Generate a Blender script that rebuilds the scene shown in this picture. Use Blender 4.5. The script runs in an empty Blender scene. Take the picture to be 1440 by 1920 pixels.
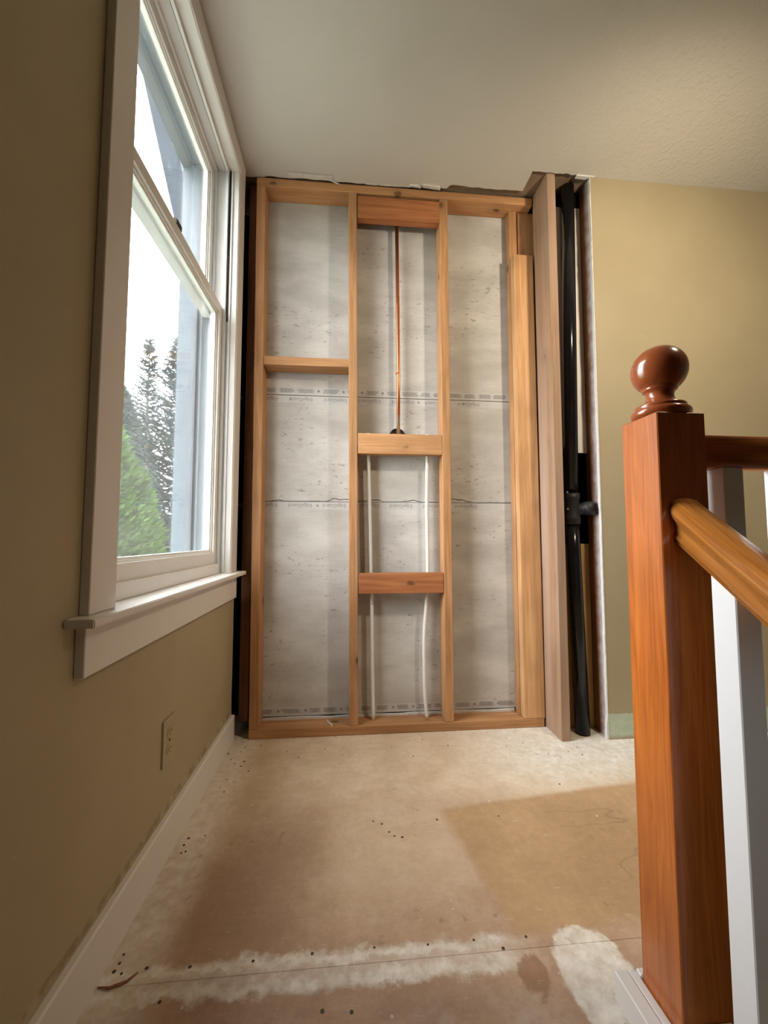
import bpy, bmesh, math, random
from mathutils import Vector, Matrix, noise as mnoise

random.seed(7)
scene = bpy.context.scene
C = scene.collection

# ------------------------------------------------------------------ camera
CAM_H = 0.827
cam_data = bpy.data.cameras.new('camera')
cam_data.sensor_fit = 'HORIZONTAL'
cam_data.sensor_width = 36.0
cam_data.lens = 19.0
cam_data.clip_start = 0.01
cam_data.clip_end = 200
cam = bpy.data.objects.new('camera', cam_data)
C.objects.link(cam)
yaw, pitch = math.radians(5.154), math.radians(3.636)
fwd = Vector((math.sin(yaw) * math.cos(pitch), math.cos(yaw) * math.cos(pitch), math.sin(pitch)))
right = Vector((math.cos(yaw), -math.sin(yaw), 0))
up = right.cross(fwd)
cam.matrix_world = Matrix(((right.x, up.x, -fwd.x, 0), (right.y, up.y, -fwd.y, 0),
                           (right.z, up.z, -fwd.z, CAM_H), (0, 0, 0, 1)))
scene.camera = cam

# ------------------------------------------------------------------ light
world = bpy.data.worlds.new('overcast_sky')
scene.world = world
world.use_nodes = True
bg = world.node_tree.nodes['Background']
bg.inputs['Color'].default_value = (0.96, 0.98, 1.0, 1)
# standard overcast sky: the zenith three times as bright as the horizon
wt = world.node_tree
w_tc = wt.nodes.new('ShaderNodeTexCoord')
w_sep = wt.nodes.new('ShaderNodeSeparateXYZ')
w_rng = wt.nodes.new('ShaderNodeMapRange')
wt.links.new(w_tc.outputs['Generated'], w_sep.inputs[0])
wt.links.new(w_sep.outputs[2], w_rng.inputs['Value'])
SKY = 8.0
w_rng.inputs['From Min'].default_value = 0.0
w_rng.inputs['From Max'].default_value = 1.0
w_rng.inputs['To Min'].default_value = SKY
w_rng.inputs['To Max'].default_value = SKY * 3.0
wt.links.new(w_rng.outputs[0], bg.inputs['Strength'])

def add_light(name, kind, loc, energy, color, **kw):
    d = bpy.data.lights.new(name, kind)
    d.energy = energy
    d.color = color
    for k, v in kw.items():
        setattr(d, k, v)
    o = bpy.data.objects.new(name, d)
    o.location = loc
    C.objects.link(o)
    return o

# hanging stairwell lamp, out of frame to the right
lamp = add_light('stairwell_lamp', 'SPOT', (1.20, 0.64, 1.98), 31, (1.0, 0.83, 0.62), shadow_soft_size=0.05, spot_size=math.radians(162), spot_blend=0.7)
lamp.rotation_euler = Vector((.02, 1.0, -.58)).to_track_quat('-Z', 'Y').to_euler()
# portal that guides sampling of the sky through the window
portal = add_light('window_portal', 'AREA', (-0.66, 1.2425, 1.52), 1, (1, 1, 1), shape='RECTANGLE', size=0.86, size_y=1.72)
portal.rotation_euler = (0, math.radians(-90), 0)
portal.data.size, portal.data.size_y = 1.72, 0.86
portal.data.cycles.is_portal = True

vs = scene.view_settings
vs.view_transform = 'Standard'
vs.look = 'None'
vs.gamma = 1
vs.exposure = 0.70
vs.use_curve_mapping = False

# ------------------------------------------------------------------ shader helpers
class G:
    def __init__(self, name):
        self.mat = bpy.data.materials.new(name)
        self.mat.use_nodes = True
        self.t = self.mat.node_tree
        self.p = self.t.nodes['Principled BSDF']
        self.out = self.t.nodes['Material Output']
        self._co = None
    def node(self, typ, **props):
        n = self.t.nodes.new(typ)
        for k, v in props.items():
            setattr(n, k, v)
        return n
    def put(self, sock, v):
        if hasattr(v, 'is_output') or isinstance(v, bpy.types.NodeSocket):
            self.t.links.new(v, sock)
        elif v is not None:
            if isinstance(v, (tuple, list)) and len(v) == 3 and sock.type == 'RGBA':
                v = (*v, 1)
            sock.default_value = v
    def co(self):
        if self._co is None:
            self._co = self.node('ShaderNodeTexCoord').outputs['Object']
        return self._co
    def xyz(self, v=None):
        n = self.node('ShaderNodeSeparateXYZ')
        self.put(n.inputs[0], v or self.co())
        return n.outputs
    def rand(self):
        return self.node('ShaderNodeObjectInfo').outputs['Random']
    def m(self, op, a, b=None, c=None, clamp=False):
        n = self.node('ShaderNodeMath', operation=op, use_clamp=clamp)
        self.put(n.inputs[0], a)
        if b is not None: self.put(n.inputs[1], b)
        if c is not None: self.put(n.inputs[2], c)
        return n.outputs[0]
    def vm(self, op, a, b):
        n = self.node('ShaderNodeVectorMath', operation=op)
        self.put(n.inputs[0], a); self.put(n.inputs[1], b)
        return n.outputs[0]
    def comb(self, x, y, z):
        n = self.node('ShaderNodeCombineXYZ')
        for i, v in enumerate((x, y, z)): self.put(n.inputs[i], v)
        return n.outputs[0]
    def noise(self, vec=None, scale=5, detail=4, rough=.55, dist=0, col=False):
        n = self.node('ShaderNodeTexNoise')
        self.put(n.inputs['Vector'], vec or self.co())
        n.inputs['Scale'].default_value = scale
        n.inputs['Detail'].default_value = detail
        n.inputs['Roughness'].default_value = rough
        n.inputs['Distortion'].default_value = dist
        return n.outputs['Color' if col else 'Fac']
    def voro(self, vec, scale=1, feature='F1', out='Distance'):
        n = self.node('ShaderNodeTexVoronoi', feature=feature)
        self.put(n.inputs['Vector'], vec)
        n.inputs['Scale'].default_value = scale
        return n.outputs[out]
    def mix(self, f, a, b, blend='MIX'):
        n = self.node('ShaderNodeMix', data_type='RGBA', blend_type=blend)
        self.put(n.inputs[0], f); self.put(n.inputs[6], a); self.put(n.inputs[7], b)
        return n.outputs[2]
    def step(self, v, a, b, smooth=True):
        n = self.node('ShaderNodeMapRange', interpolation_type='SMOOTHSTEP' if smooth else 'LINEAR')
        self.put(n.inputs['Value'], v)
        self.put(n.inputs['From Min'], a); self.put(n.inputs['From Max'], b)
        n.inputs['To Min'].default_value = 0; n.inputs['To Max'].default_value = 1
        return n.outputs[0]
    def bump(self, h, strength=.3, dist=.002):
        n = self.node('ShaderNodeBump')
        n.inputs['Strength'].default_value = strength
        n.inputs['Distance'].default_value = dist
        self.put(n.inputs['Height'], h)
        self.put(self.p.inputs['Normal'], n.outputs[0])
    def done(self, col, rough=.6, metal=0, spec=.4, coat=0):
        self.put(self.p.inputs['Base Color'], col)
        self.put(self.p.inputs['Roughness'], rough)
        self.p.inputs['Metallic'].default_value = metal
        self.p.inputs['Specular IOR Level'].default_value = spec
        if coat:
            self.p.inputs['Coat Weight'].default_value = coat
            self.p.inputs['Coat Roughness'].default_value = .12
        return self.mat

def plain(name, col, rough=.6, metal=0, spec=.4, var=.06, scale=30, bump=0):
    g = G(name)
    f = g.noise(scale=scale)
    d = tuple(c * (1 - var * 2) for c in col)
    c = g.mix(f, d, tuple(min(1, c * (1 + var)) for c in col))
    if bump: g.bump(f, bump)
    return g.done(c, rough, metal, spec)

def wood(name, light, dark, axis='z', knots=True, rough=.62, spec=.3, grain=1.0, coat=0, knot_col=(.10, .04, .015), grey=None, bump=.25, slope=0):
    g = G(name)
    off = g.comb(g.m('MULTIPLY', g.rand(), 13.7), g.m('MULTIPLY', g.rand(), 7.3), g.m('MULTIPLY', g.rand(), 29.1))
    co = g.co()
    if slope:
        cx_, cy_, cz_ = g.xyz()
        co = g.comb(cx_, cy_, g.m('SUBTRACT', cz_, g.m('MULTIPLY', cy_, slope)))
    base = g.vm('ADD', co, off)
    st = {'x': (.05, 1, 1), 'y': (1, .05, 1), 'z': (1, 1, .05)}[axis]
    v = g.vm('MULTIPLY', base, st)
    warp = g.noise(base, 3.0, 2)
    rings = g.noise(v, 46 * grain, 3, .6, 1.2)
    fine = g.noise(g.vm('MULTIPLY', v, tuple(.35 if s < 1 else 1 for s in st)), 260 * grain, 3, .7)
    f = g.m('ADD', g.m('MULTIPLY', rings, .75), g.m('MULTIPLY', fine, .35))
    f = g.step(f, .34, .78)
    col = g.mix(f, dark, light)
    tone = g.mix(g.step(warp, .3, .7), (.86, .84, .82), (1.08, 1.06, 1.04))
    col = g.mix(1.0, col, tone, 'MULTIPLY')
    rt = g.mix(g.rand(), (.86, .84, .80), (1.10, 1.08, 1.06))
    col = g.mix(1.0, col, rt, 'MULTIPLY')
    if grey:
        col = g.mix(g.step(g.noise(v, 9, 3), .35, .7), col, grey)
    if knots:
        ks = {'x': (4.5, 7, 7), 'y': (7, 4.5, 7), 'z': (7, 7, 4.5)}[axis]
        kd = g.voro(g.vm('MULTIPLY', g.vm('ADD', base, g.vm('MULTIPLY', g.noise(base, 40, 2, col=True), (.012, .012, .012))), ks), 1.0)
        k = g.m('SUBTRACT', 1.0, g.step(kd, .06, .115))
        col = g.mix(g.m('MULTIPLY', k, .85), col, knot_col)
        halo = g.m('SUBTRACT', 1.0, g.step(kd, .10, .30))
        col = g.mix(g.m('MULTIPLY', halo, .22), col, tuple(c * .6 for c in dark))
    if bump: g.bump(f, bump, .0008)
    return g.done(col, rough, 0, spec, coat)

M = {}
# lumber, one material per grain direction
FL, FD = (.60, .345, .172), (.41, .205, .088)
for ax in 'xyz':
    M['fir_' + ax] = wood('fir_lumber_' + ax, FL, FD, ax)
M['fir_red'] = wood('reddish_fir_x', (.52, .22, .09), (.33, .12, .045), 'x')
M['fir_pale'] = wood('pale_fir_z', (.64, .395, .20), (.48, .26, .115), 'z')
M['fir_weathered'] = wood('weathered_fir_z', (.46, .30, .19), (.32, .185, .105), 'z', grey=(.43, .31, .235))
M['fir_dark'] = wood('dark_fir_z', (.36, .165, .09), (.21, .09, .045), 'z', knots=False)
M['backing'] = plain('dusty_joist_wood', (.30, .215, .145), .85, var=.15, scale=20)
M['pine_yellow'] = wood('yellow_pine_z', (.60, .40, .17), (.50, .31, .12), 'z')
M['oak_z'] = wood('stained_oak_z', (.58, .178, .030), (.36, .092, .014), 'z', knots=False, rough=.32, spec=.5, grain=1.6, coat=.35, bump=.12)
M['oak_x'] = wood('stained_oak_x', (.50, .17, .030), (.28, .08, .012), 'x', knots=False, rough=.30, spec=.5, grain=1.3, coat=.4, bump=.12)
M['oak_y'] = wood('stained_oak_y', (.64, .26, .060), (.34, .12, .020), 'y', knots=False, rough=.24, spec=.5, grain=1.6, coat=.4, bump=.12, slope=.77)
M['oak_ball'] = wood('stained_turned_wood', (.40, .105, .030), (.30, .068, .018), 'z', knots=False, rough=.22, spec=.5, grain=.9, coat=.5, bump=.05)

def tan_paint(name, greenbase=False, caulk=False):
    g = G(name)
    n1 = g.noise(scale=420, detail=2)
    n2 = g.noise(scale=3, detail=3)
    col = g.mix(g.step(n2, .3, .7), (.395, .335, .212), (.425, .362, .232))
    x, y, z = g.xyz()
    # scattered pale scuffs where paint has chipped
    sc = g.voro(g.vm('MULTIPLY', g.co(), (7, 7, 5)), 1.0)
    sc2 = g.noise(scale=90, detail=3)
    chip = g.m('MULTIPLY', g.m('SUBTRACT', 1.0, g.step(sc, .015, .035)), g.step(sc2, .42, .55))
    col = g.mix(g.m('MULTIPLY', chip, .55), col, (.62, .58, .48))
    if greenbase:
        wob = g.m('MULTIPLY', g.m('SUBTRACT', g.noise(scale=22, detail=3), .5), .012)
        edge = g.m('ADD', z, wob)
        grn = g.m('SUBTRACT', 1.0, g.step(edge, .100, .106))
        gc = g.mix(g.step(g.noise(scale=35), .35, .75), (.47, .56, .43), (.56, .63, .50))
        gc = g.mix(g.m('MULTIPLY', g.m('SUBTRACT', 1.0, g.step(edge, .0, .022)), .8), gc, (.36, .27, .17))
        col = g.mix(grn, col, gc)
    if caulk:
        wob = g.m('MULTIPLY', g.m('SUBTRACT', g.noise(scale=14, detail=4), .5), .022)
        h = g.m('ADD', z, wob)
        band = g.m('MULTIPLY', g.step(h, .108, .112), g.m('SUBTRACT', 1.0, g.step(h, .124, .131)))
        cc = g.mix(g.step(g.noise(scale=26), .4, .62), (.25, .19, .075), (.50, .44, .29))
        col = g.mix(g.m('MULTIPLY', band, .6), col, cc)
    g.bump(n1, .16, .0012)
    return g.done(col, .55, 0, .3)
M['tan'] = tan_paint('tan_wall_paint')
M['tan_green'] = tan_paint('tan_wall_paint_over_green_board', greenbase=True)
M['tan_caulk'] = tan_paint('tan_wall_paint_with_caulk_line', caulk=True)

def ceiling_paint():
    g = G('textured_ceiling_paint')
    n = g.noise(scale=55, detail=4, rough=.6)
    blob = g.step(n, .50, .66)
    x, y, z = g.xyz()
    heavy = g.step(g.m('ADD', g.m('SUBTRACT', x, g.m('MULTIPLY', y, .8)), g.m('MULTIPLY', g.noise(scale=2.0), .5)), -.6, 1.0)
    h = g.m('ADD', g.m('MULTIPLY', blob, g.m('ADD', heavy, .12)), g.m('MULTIPLY', g.noise(scale=300, detail=2), .25))
    g.bump(h, .30, .003)
    col = g.mix(g.noise(scale=2.5), (.60, .575, .525), (.64, .615, .565))
    return g.done(col, .85, 0, .15)
M['ceiling'] = ceiling_paint()
M['gypsum'] = plain('gypsum_white', (.74, .72, .69), .9, var=.12, scale=60, bump=.5)
M['white'] = plain('white_trim_paint', (.76, .73, .69), .38, spec=.4, var=.02, scale=8, bump=.03)
M['white_sash'] = plain('white_sash_paint', (.80, .79, .75), .35, spec=.4, var=.03, scale=12)
M['vinyl'] = plain('white_jamb_liner', (.72, .75, .76), .35, spec=.4, var=.03)
M['white_rail'] = plain('white_baluster_paint', (.78, .78, .78), .35, spec=.45, var=.01)
M['almond'] = plain('tan_outlet_cover', (.41, .348, .215), .4, var=.02)
M['almond_dark'] = plain('outlet_slot', (.06, .045, .02), .7)
M['metal_dark'] = plain('dark_bronze_metal', (.05, .045, .04), .4, .8)
M['steel'] = plain('screw_steel', (.10, .075, .05), .6, .6)
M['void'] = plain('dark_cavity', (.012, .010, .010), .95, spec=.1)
M['tar'] = plain('dark_insulation_paper', (.020, .016, .022), .7, spec=.3, var=.3, scale=12)
M['abs'] = plain('black_abs_plastic', (.010, .010, .011), .16, spec=.3, var=.1)
M['abs_matte'] = plain('black_abs_fitting', (.022, .022, .023), .5, spec=.4, var=.15, bump=.1)
M['abs_print'] = plain('grey_pipe_primer', (.25, .25, .20), .6)
M['pex'] = plain('white_pex', (.80, .79, .74), .35, spec=.4, var=.02)
M['mortar'] = plain('white_mortar', (.70, .69, .65), .9, var=.1, scale=80, bump=.6)
M['siding'] = plain('exterior_bluegrey_paint', (.075, .10, .135), .7, var=.08)
M['ext_white'] = plain('exterior_pale_blue_paint', (.120, .148, .170), .6, var=.03)
M['black_line'] = plain('black_weatherstrip', (.02, .02, .02), .7)
M['ground'] = plain('lawn', (.105, .12, .085), .95, var=.3, scale=4)
M['bark'] = plain('bark', (.10, .075, .055), .9, var=.3)
M['spruce'] = plain('spruce_needles', (.026, .042, .040), .8, var=.3, scale=3)
M['cedar'] = plain('bluegreen_cedar_foliage', (.030, .055, .044), .8, var=.3, scale=4)
M['arbor'] = plain('bright_green_foliage', (.075, .145, .022), .8, var=.45, scale=5)

def copper():
    g = G('copper_pipe_metal')
    x, y, z = g.xyz()
    n = g.noise(g.vm('MULTIPLY', g.co(), (60, 60, 4)), 1, 3)
    col = g.mix(n, (.45, .13, .055), (.72, .27, .13))
    solder = g.m('SUBTRACT', 1.0, g.step(z, 1.36, 1.40))
    col = g.mix(g.m('MULTIPLY', solder, .8), col, (.62, .55, .45))
    return g.done(col, .3, .9, .5)
M['copper'] = copper()

def cement():
    g = G('cement_board')
    co = g.co()
    big = g.noise(g.vm('MULTIPLY', co, (1, 1, 2.2)), 3.2, 5)
    streak = g.noise(g.vm('MULTIPLY', co, (1, 1, 9)), 14, 4, .6)
    spk = g.noise(scale=260, detail=2)
    col = g.mix(g.step(big, .3, .7), (.46, .445, .41), (.63, .62, .585))
    col = g.mix(g.m('MULTIPLY', g.step(streak, .5, .75), .30), col, (.38, .36, .32))
    col = g.mix(g.m('MULTIPLY', g.step(spk, .5, .72), .22), col, (.30, .29, .27))
    pits = g.noise(g.vm('MULTIPLY', co, (1, 1, 2.8)), 26, 3, .6)
    clus = g.noise(scale=4.2, detail=2)
    pm = g.m('MULTIPLY', g.step(pits, .60, .66), g.step(clus, .46, .58))
    col = g.mix(g.m('MULTIPLY', pm, .45), col, (.15, .14, .12))
    g.bump(g.m('SUBTRACT', g.m('MULTIPLY', streak, .5), pm), .35, .002)
    return g.done(col, .9, 0, .15)
M['cement'] = cement()
M['strip'] = plain('cement_board_edge_strip', (.56, .555, .53), .8, var=.06, scale=40)
M['print'] = plain('grey_print', (.30, .29, .27), .9, var=.15, scale=200)

def glass():
    g = G('window_glass')
    g.t.nodes.remove(g.p)
    tr = g.node('ShaderNodeBsdfTransparent'); tr.inputs[0].default_value = (.96, .965, .965, 1)
    gl = g.node('ShaderNodeBsdfGlossy'); gl.inputs['Roughness'].default_value = .02
    tl = g.node('ShaderNodeBsdfTranslucent'); tl.inputs[0].default_value = (.86, .93, .97, 1)
    dirt = g.noise(scale=8, detail=6, rough=.65)
    spk = g.noise(scale=70, detail=3)
    fac = g.m('ADD', g.m('MULTIPLY', g.step(dirt, .3, .8), .008), g.m('MULTIPLY', g.m('MULTIPLY', g.step(spk, .64, .70), g.step(dirt, .45, .6)), .05))
    fac = g.m('ADD', fac, .004)
    m1 = g.node('ShaderNodeMixShader'); g.put(m1.inputs[0], fac)
    g.t.links.new(tr.outputs[0], m1.inputs[1]); g.t.links.new(tl.outputs[0], m1.inputs[2])
    fr = g.node('ShaderNodeFresnel'); fr.inputs['IOR'].default_value = 1.35
    m2 = g.node('ShaderNodeMixShader'); g.put(m2.inputs[0], g.m('MULTIPLY', fr.outputs[0], .7))
    g.t.links.new(m1.outputs[0], m2.inputs[1]); g.t.links.new(gl.outputs[0], m2.inputs[2])
    g.t.links.new(m2.outputs[0], g.out.inputs[0])
    return g.mat
M['glass'] = glass()

def floor_mat():
    g = G('stained_subfloor')
    co = g.co()
    x0, y0, z0 = g.xyz()
    wob = g.m('SUBTRACT', g.noise(scale=7, detail=5, rough=.6), .5)
    wob2 = g.m('SUBTRACT', g.noise(g.vm('ADD', co, (3.1, 7.7, 0)), 16, 5, .65), .5)
    fine = g.noise(scale=130, detail=4, rough=.7)
    x = g.m('ADD', x0, g.m('MULTIPLY', wob, .07))
    y = g.m('ADD', y0, g.m('ADD', g.m('MULTIPLY', wob2, .08), g.m('MULTIPLY', g.m('SUBTRACT', g.noise(scale=55, detail=4, rough=.7), .5), .025)))
    big = g.noise(g.vm('ADD', co, (.4, 2.3, 0)), 2.6, 4)
    # bare board
    bare = g.mix(g.step(g.noise(scale=5, detail=5), .32, .70), (.41, .27, .18), (.52, .365, .255))
    bare = g.mix(g.m('MULTIPLY', g.step(fine, .45, .75), .25), bare, (.29, .18, .11))
    # skim coat worn into the board
    skim = g.mix(g.step(g.noise(scale=9, detail=5), .3, .7), (.58, .450, .300), (.69, .560, .405))
    chalk = g.mix(g.step(g.noise(scale=24, detail=5, rough=.7), .3, .72), (.68, .63, .53), (.86, .83, .77))
    # thin skim over the middle and far part
    far = g.step(g.m('ADD', y, g.m('MULTIPLY', g.m('SUBTRACT', big, .5), .9)), .98, 1.42)
    mid = g.m('MULTIPLY', g.m('SUBTRACT', 1.0, g.step(g.m('ABSOLUTE', g.m('SUBTRACT', x, .12)), .10, .34)), g.step(y, .80, 1.1))
    sk = g.m('MAXIMUM', far, g.m('MULTIPLY', mid, .75))
    sk = g.m('MULTIPLY', sk, g.m('SUBTRACT', 1.0, g.m('MULTIPLY', g.step(fine, .5, .8), .35)))
    col = g.mix(sk, bare, skim)
    # darker brown patch along the left
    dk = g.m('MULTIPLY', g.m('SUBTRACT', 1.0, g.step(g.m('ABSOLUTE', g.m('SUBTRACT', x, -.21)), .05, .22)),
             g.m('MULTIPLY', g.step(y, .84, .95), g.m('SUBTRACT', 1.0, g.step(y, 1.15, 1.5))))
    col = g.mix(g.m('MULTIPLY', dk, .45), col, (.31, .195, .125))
    # clean-edged bare rectangle at the right: no skim there
    ex = g.m('SUBTRACT', x0, g.m('ADD', .279, g.m('MULTIPLY', g.m('SUBTRACT', 1.278, y0), .16)))
    ey = g.m('SUBTRACT', g.m('ADD', 1.278, g.m('MULTIPLY', g.m('SUBTRACT', x0, .279), .112)), y0)
    ex = g.m('ADD', ex, g.m('MULTIPLY', wob2, .025)); ey = g.m('ADD', ey, g.m('MULTIPLY', wob2, .02))
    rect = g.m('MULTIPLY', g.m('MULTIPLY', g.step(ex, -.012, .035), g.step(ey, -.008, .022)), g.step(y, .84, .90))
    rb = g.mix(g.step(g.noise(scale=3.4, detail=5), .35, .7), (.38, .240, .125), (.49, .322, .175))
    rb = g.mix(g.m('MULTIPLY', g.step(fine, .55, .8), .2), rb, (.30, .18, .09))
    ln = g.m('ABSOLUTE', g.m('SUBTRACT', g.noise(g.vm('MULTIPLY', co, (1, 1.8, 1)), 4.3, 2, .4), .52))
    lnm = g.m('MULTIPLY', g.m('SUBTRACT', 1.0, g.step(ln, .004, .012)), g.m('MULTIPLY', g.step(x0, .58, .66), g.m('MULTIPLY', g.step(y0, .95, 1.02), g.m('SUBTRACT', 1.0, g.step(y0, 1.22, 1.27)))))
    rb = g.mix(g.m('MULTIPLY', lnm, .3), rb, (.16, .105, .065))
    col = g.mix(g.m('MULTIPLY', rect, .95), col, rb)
    # chalky compound: far right apron, along the left wall, the seam band, the blob by the post
    farR = g.m('MULTIPLY', g.m('MULTIPLY', g.step(x, .30, .80), g.step(y, 1.25, 1.52)), g.m('SUBTRACT', 1.0, rect))
    left = g.m('MULTIPLY', g.m('SUBTRACT', 1.0, g.step(x, -.40, -.31)), .7)
    seam = g.m('MULTIPLY', g.step(y, .795, .815), g.m('SUBTRACT', 1.0, g.step(y, .860, .885)))
    seamR = g.m('SUBTRACT', 1.0, g.step(g.m('ADD', x, g.m('MULTIPLY', wob, .1)), .28, .42))
    seam = g.m('MULTIPLY', seam, seamR)
    inner = g.m('MULTIPLY', g.step(y, .822, .838), g.m('SUBTRACT', 1.0, g.step(y, .846, .858)))
    seam = g.m('MULTIPLY', seam, g.m('SUBTRACT', 1.0, g.m('MULTIPLY', inner, .45)))
    bx = g.m('DIVIDE', g.m('SUBTRACT', x, .482), .078); by = g.m('DIVIDE', g.m('SUBTRACT', y, .775), .108)
    br = g.m('ADD', g.m('MULTIPLY', bx, bx), g.m('MULTIPLY', by, by))
    blob = g.m('SUBTRACT', 1.0, g.step(br, .85, 1.1))
    near = g.m('MULTIPLY', g.m('SUBTRACT', 1.0, g.step(y, .68, .80)), g.step(wob, -.05, .12))
    ch = g.m('MAXIMUM', g.m('MAXIMUM', farR, left), g.m('MAXIMUM', seam, g.m('MAXIMUM', blob, g.m('MULTIPLY', near, .4))))
    px_ = g.m('DIVIDE', g.m('SUBTRACT', x, .357), .026); py_ = g.m('DIVIDE', g.m('SUBTRACT', y, .795), .042)
    pat = g.m('SUBTRACT', 1.0, g.step(g.m('ADD', g.m('MULTIPLY', px_, px_), g.m('MULTIPLY', py_, py_)), .7, 1.15))
    patchy = g.m('ADD', .72, g.m('MULTIPLY', g.step(g.noise(scale=38, detail=4), .35, .6), .28))
    col = g.mix(g.m('MULTIPLY', ch, patchy), col, chalk)
    col = g.mix(g.m('MULTIPLY', pat, .85), col, (.33, .19, .11))
    mot = g.noise(g.vm('ADD', co, (2.2, 8.1, 0)), 45, 5, .7)
    col = g.mix(1.0, col, g.mix(g.step(mot, .3, .7), (.93, .925, .92), (1.05, 1.05, 1.05)), 'MULTIPLY')
    # grey scuffs and scratches
    scv = g.noise(g.vm('MULTIPLY', co, (3, 14, 1)), 9, 4, .7)
    col = g.mix(g.m('MULTIPLY', g.step(scv, .60, .72), .26), col, (.80, .76, .68))
    smu = g.m('MULTIPLY', g.step(g.noise(scale=30, detail=4), .60, .70), g.step(g.noise(g.vm('ADD', co, (5, 1, 0)), 4.5, 2), .52, .64))
    col = g.mix(g.m('MULTIPLY', smu, .5), col, (.16, .115, .075))
    spw = g.m('MULTIPLY', g.m('SUBTRACT', 1.0, g.step(g.voro(co, 26), .05, .10)), g.step(g.noise(g.vm('ADD', co, (9, 4, 0)), 9, 2), .58, .66))
    col = g.mix(g.m('MULTIPLY', spw, .7), col, (.82, .79, .72))
    g.bump(g.m('ADD', g.m('MULTIPLY', ch, 1.0), g.m('MULTIPLY', fine, .4)), .35, .002)
    return g.done(col, .72, 0, .28)
M['floor'] = floor_mat()

def smeared_stud():
    g = G('stud_smeared_with_plaster')
    x, y, z = g.xyz()
    w = g.m('MULTIPLY', g.m('SUBTRACT', g.noise(scale=24, detail=4), .5), .03)
    yy = g.m('ADD', y, w)
    f = g.m('SUBTRACT', 1.0, g.step(yy, 1.655, 1.700))
    st = g.noise(g.vm('MULTIPLY', g.co(), (1, 1, .06)), 60, 3)
    col = g.mix(st, (.16, .065, .025), (.27, .12, .05))
    pl = g.mix(g.step(g.noise(scale=18, detail=4), .3, .7), (.50, .38, .34), (.68, .62, .60))
    col = g.mix(f, col, pl)
    return g.done(col, .85, 0, .15)
M['smeared'] = smeared_stud()

# ------------------------------------------------------------------ mesh helpers
def link(name, me, mat, parent=None, smooth=False):
    o = bpy.data.objects.new(name, me)
    C.objects.link(o)
    if mat is not None:
        me.materials.append(M[mat] if isinstance(mat, str) else mat)
    if smooth:
        for p in me.polygons: p.use_smooth = True
    if parent is not None:
        o.parent = parent
        o.matrix_parent_inverse = base_matrix(parent).inverted()
    return o

def base_matrix(o):
    m = Matrix.Translation(o.location)
    if o.parent is not None:
        m = base_matrix(o.parent) @ o.matrix_parent_inverse @ m
    return m

def bm_box(bm, x0, x1, y0, y1, z0, z1):
    v = [bm.verts.new(p) for p in ((x0, y0, z0), (x1, y0, z0), (x1, y1, z0), (x0, y1, z0),
                                   (x0, y0, z1), (x1, y0, z1), (x1, y1, z1), (x0, y1, z1))]
    for f in ((3, 2, 1, 0), (4, 5, 6, 7), (0, 1, 5, 4), (1, 2, 6, 5), (2, 3, 7, 6), (3, 0, 4, 7)):
        bm.faces.new([v[i] for i in f])

def to_obj(name, bm, mat, parent=None, smooth=False):
    bmesh.ops.recalc_face_normals(bm, faces=bm.faces)
    me = bpy.data.meshes.new(name)
    bm.to_mesh(me); bm.free()
    return link(name, me, mat, parent, smooth)

def boxes(name, mat, parent, *bs, bevel=0, seg=1):
    bm = bmesh.new()
    for b in bs: bm_box(bm, *b)
    if bevel:
        bmesh.ops.bevel(bm, geom=list(bm.edges), offset=bevel, segments=seg, profile=.7, affect='EDGES')
    return to_obj(name, bm, mat, parent)

def lumber(name, mat, parent, x0, x1, y0, y1, z0, z1, bevel=.003, lean=0.0):
    bm = bmesh.new()
    bm_box(bm, x0, x1, y0, y1, z0, z1)
    bmesh.ops.bevel(bm, geom=list(bm.edges), offset=bevel, segments=2, profile=.6, affect='EDGES')
    if lean:
        for v in bm.verts: v.co.x += lean * (v.co.z - z0) / (z1 - z0)
    return to_obj(name, bm, mat, parent)

def prism(name, mat, parent, pts, axis, a, b, bevel=0):
    """polygon pts (2D) extruded along an axis from a to b"""
    bm = bmesh.new()
    def P(p, t):
        return {'z': (p[0], p[1], t), 'y': (p[0], t, p[1]), 'x': (t, p[0], p[1])}[axis]
    lo = [bm.verts.new(P(p, a)) for p in pts]
    hi = [bm.verts.new(P(p, b)) for p in pts]
    n = len(pts)
    bm.faces.new(lo); bm.faces.new(hi[::-1])
    for i in range(n):
        j = (i + 1) % n
        bm.faces.new((lo[i], hi[i], hi[j], lo[j]))
    if bevel:
        bmesh.ops.bevel(bm, geom=list(bm.edges), offset=bevel, segments=2, affect='EDGES')
    return to_obj(name, bm, mat, parent)

def tube(bm, pts, r, n=16, caps=True):
    rings = []
    pts = [Vector(p) for p in pts]
    for i, p in enumerate(pts):
        d = (pts[min(i + 1, len(pts) - 1)] - pts[max(i - 1, 0)]).normalized()
        a = d.orthogonal().normalized() if not rings else None
        if a is None:
            a = (ref - d * ref.dot(d)).normalized()
        ref = a
        b = d.cross(a)
        rr = r[i] if isinstance(r, (list, tuple)) else r
        rings.append([bm.verts.new(p + (a * math.cos(2 * math.pi * k / n) + b * math.sin(2 * math.pi * k / n)) * rr) for k in range(n)])
    for r0, r1 in zip(rings, rings[1:]):
        for k in range(n):
            f = bm.faces.new((r0[k], r0[(k + 1) % n], r1[(k + 1) % n], r1[k]))
            f.smooth = True
    if caps:
        bm.faces.new(rings[0][::-1]); bm.faces.new(rings[-1])

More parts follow.
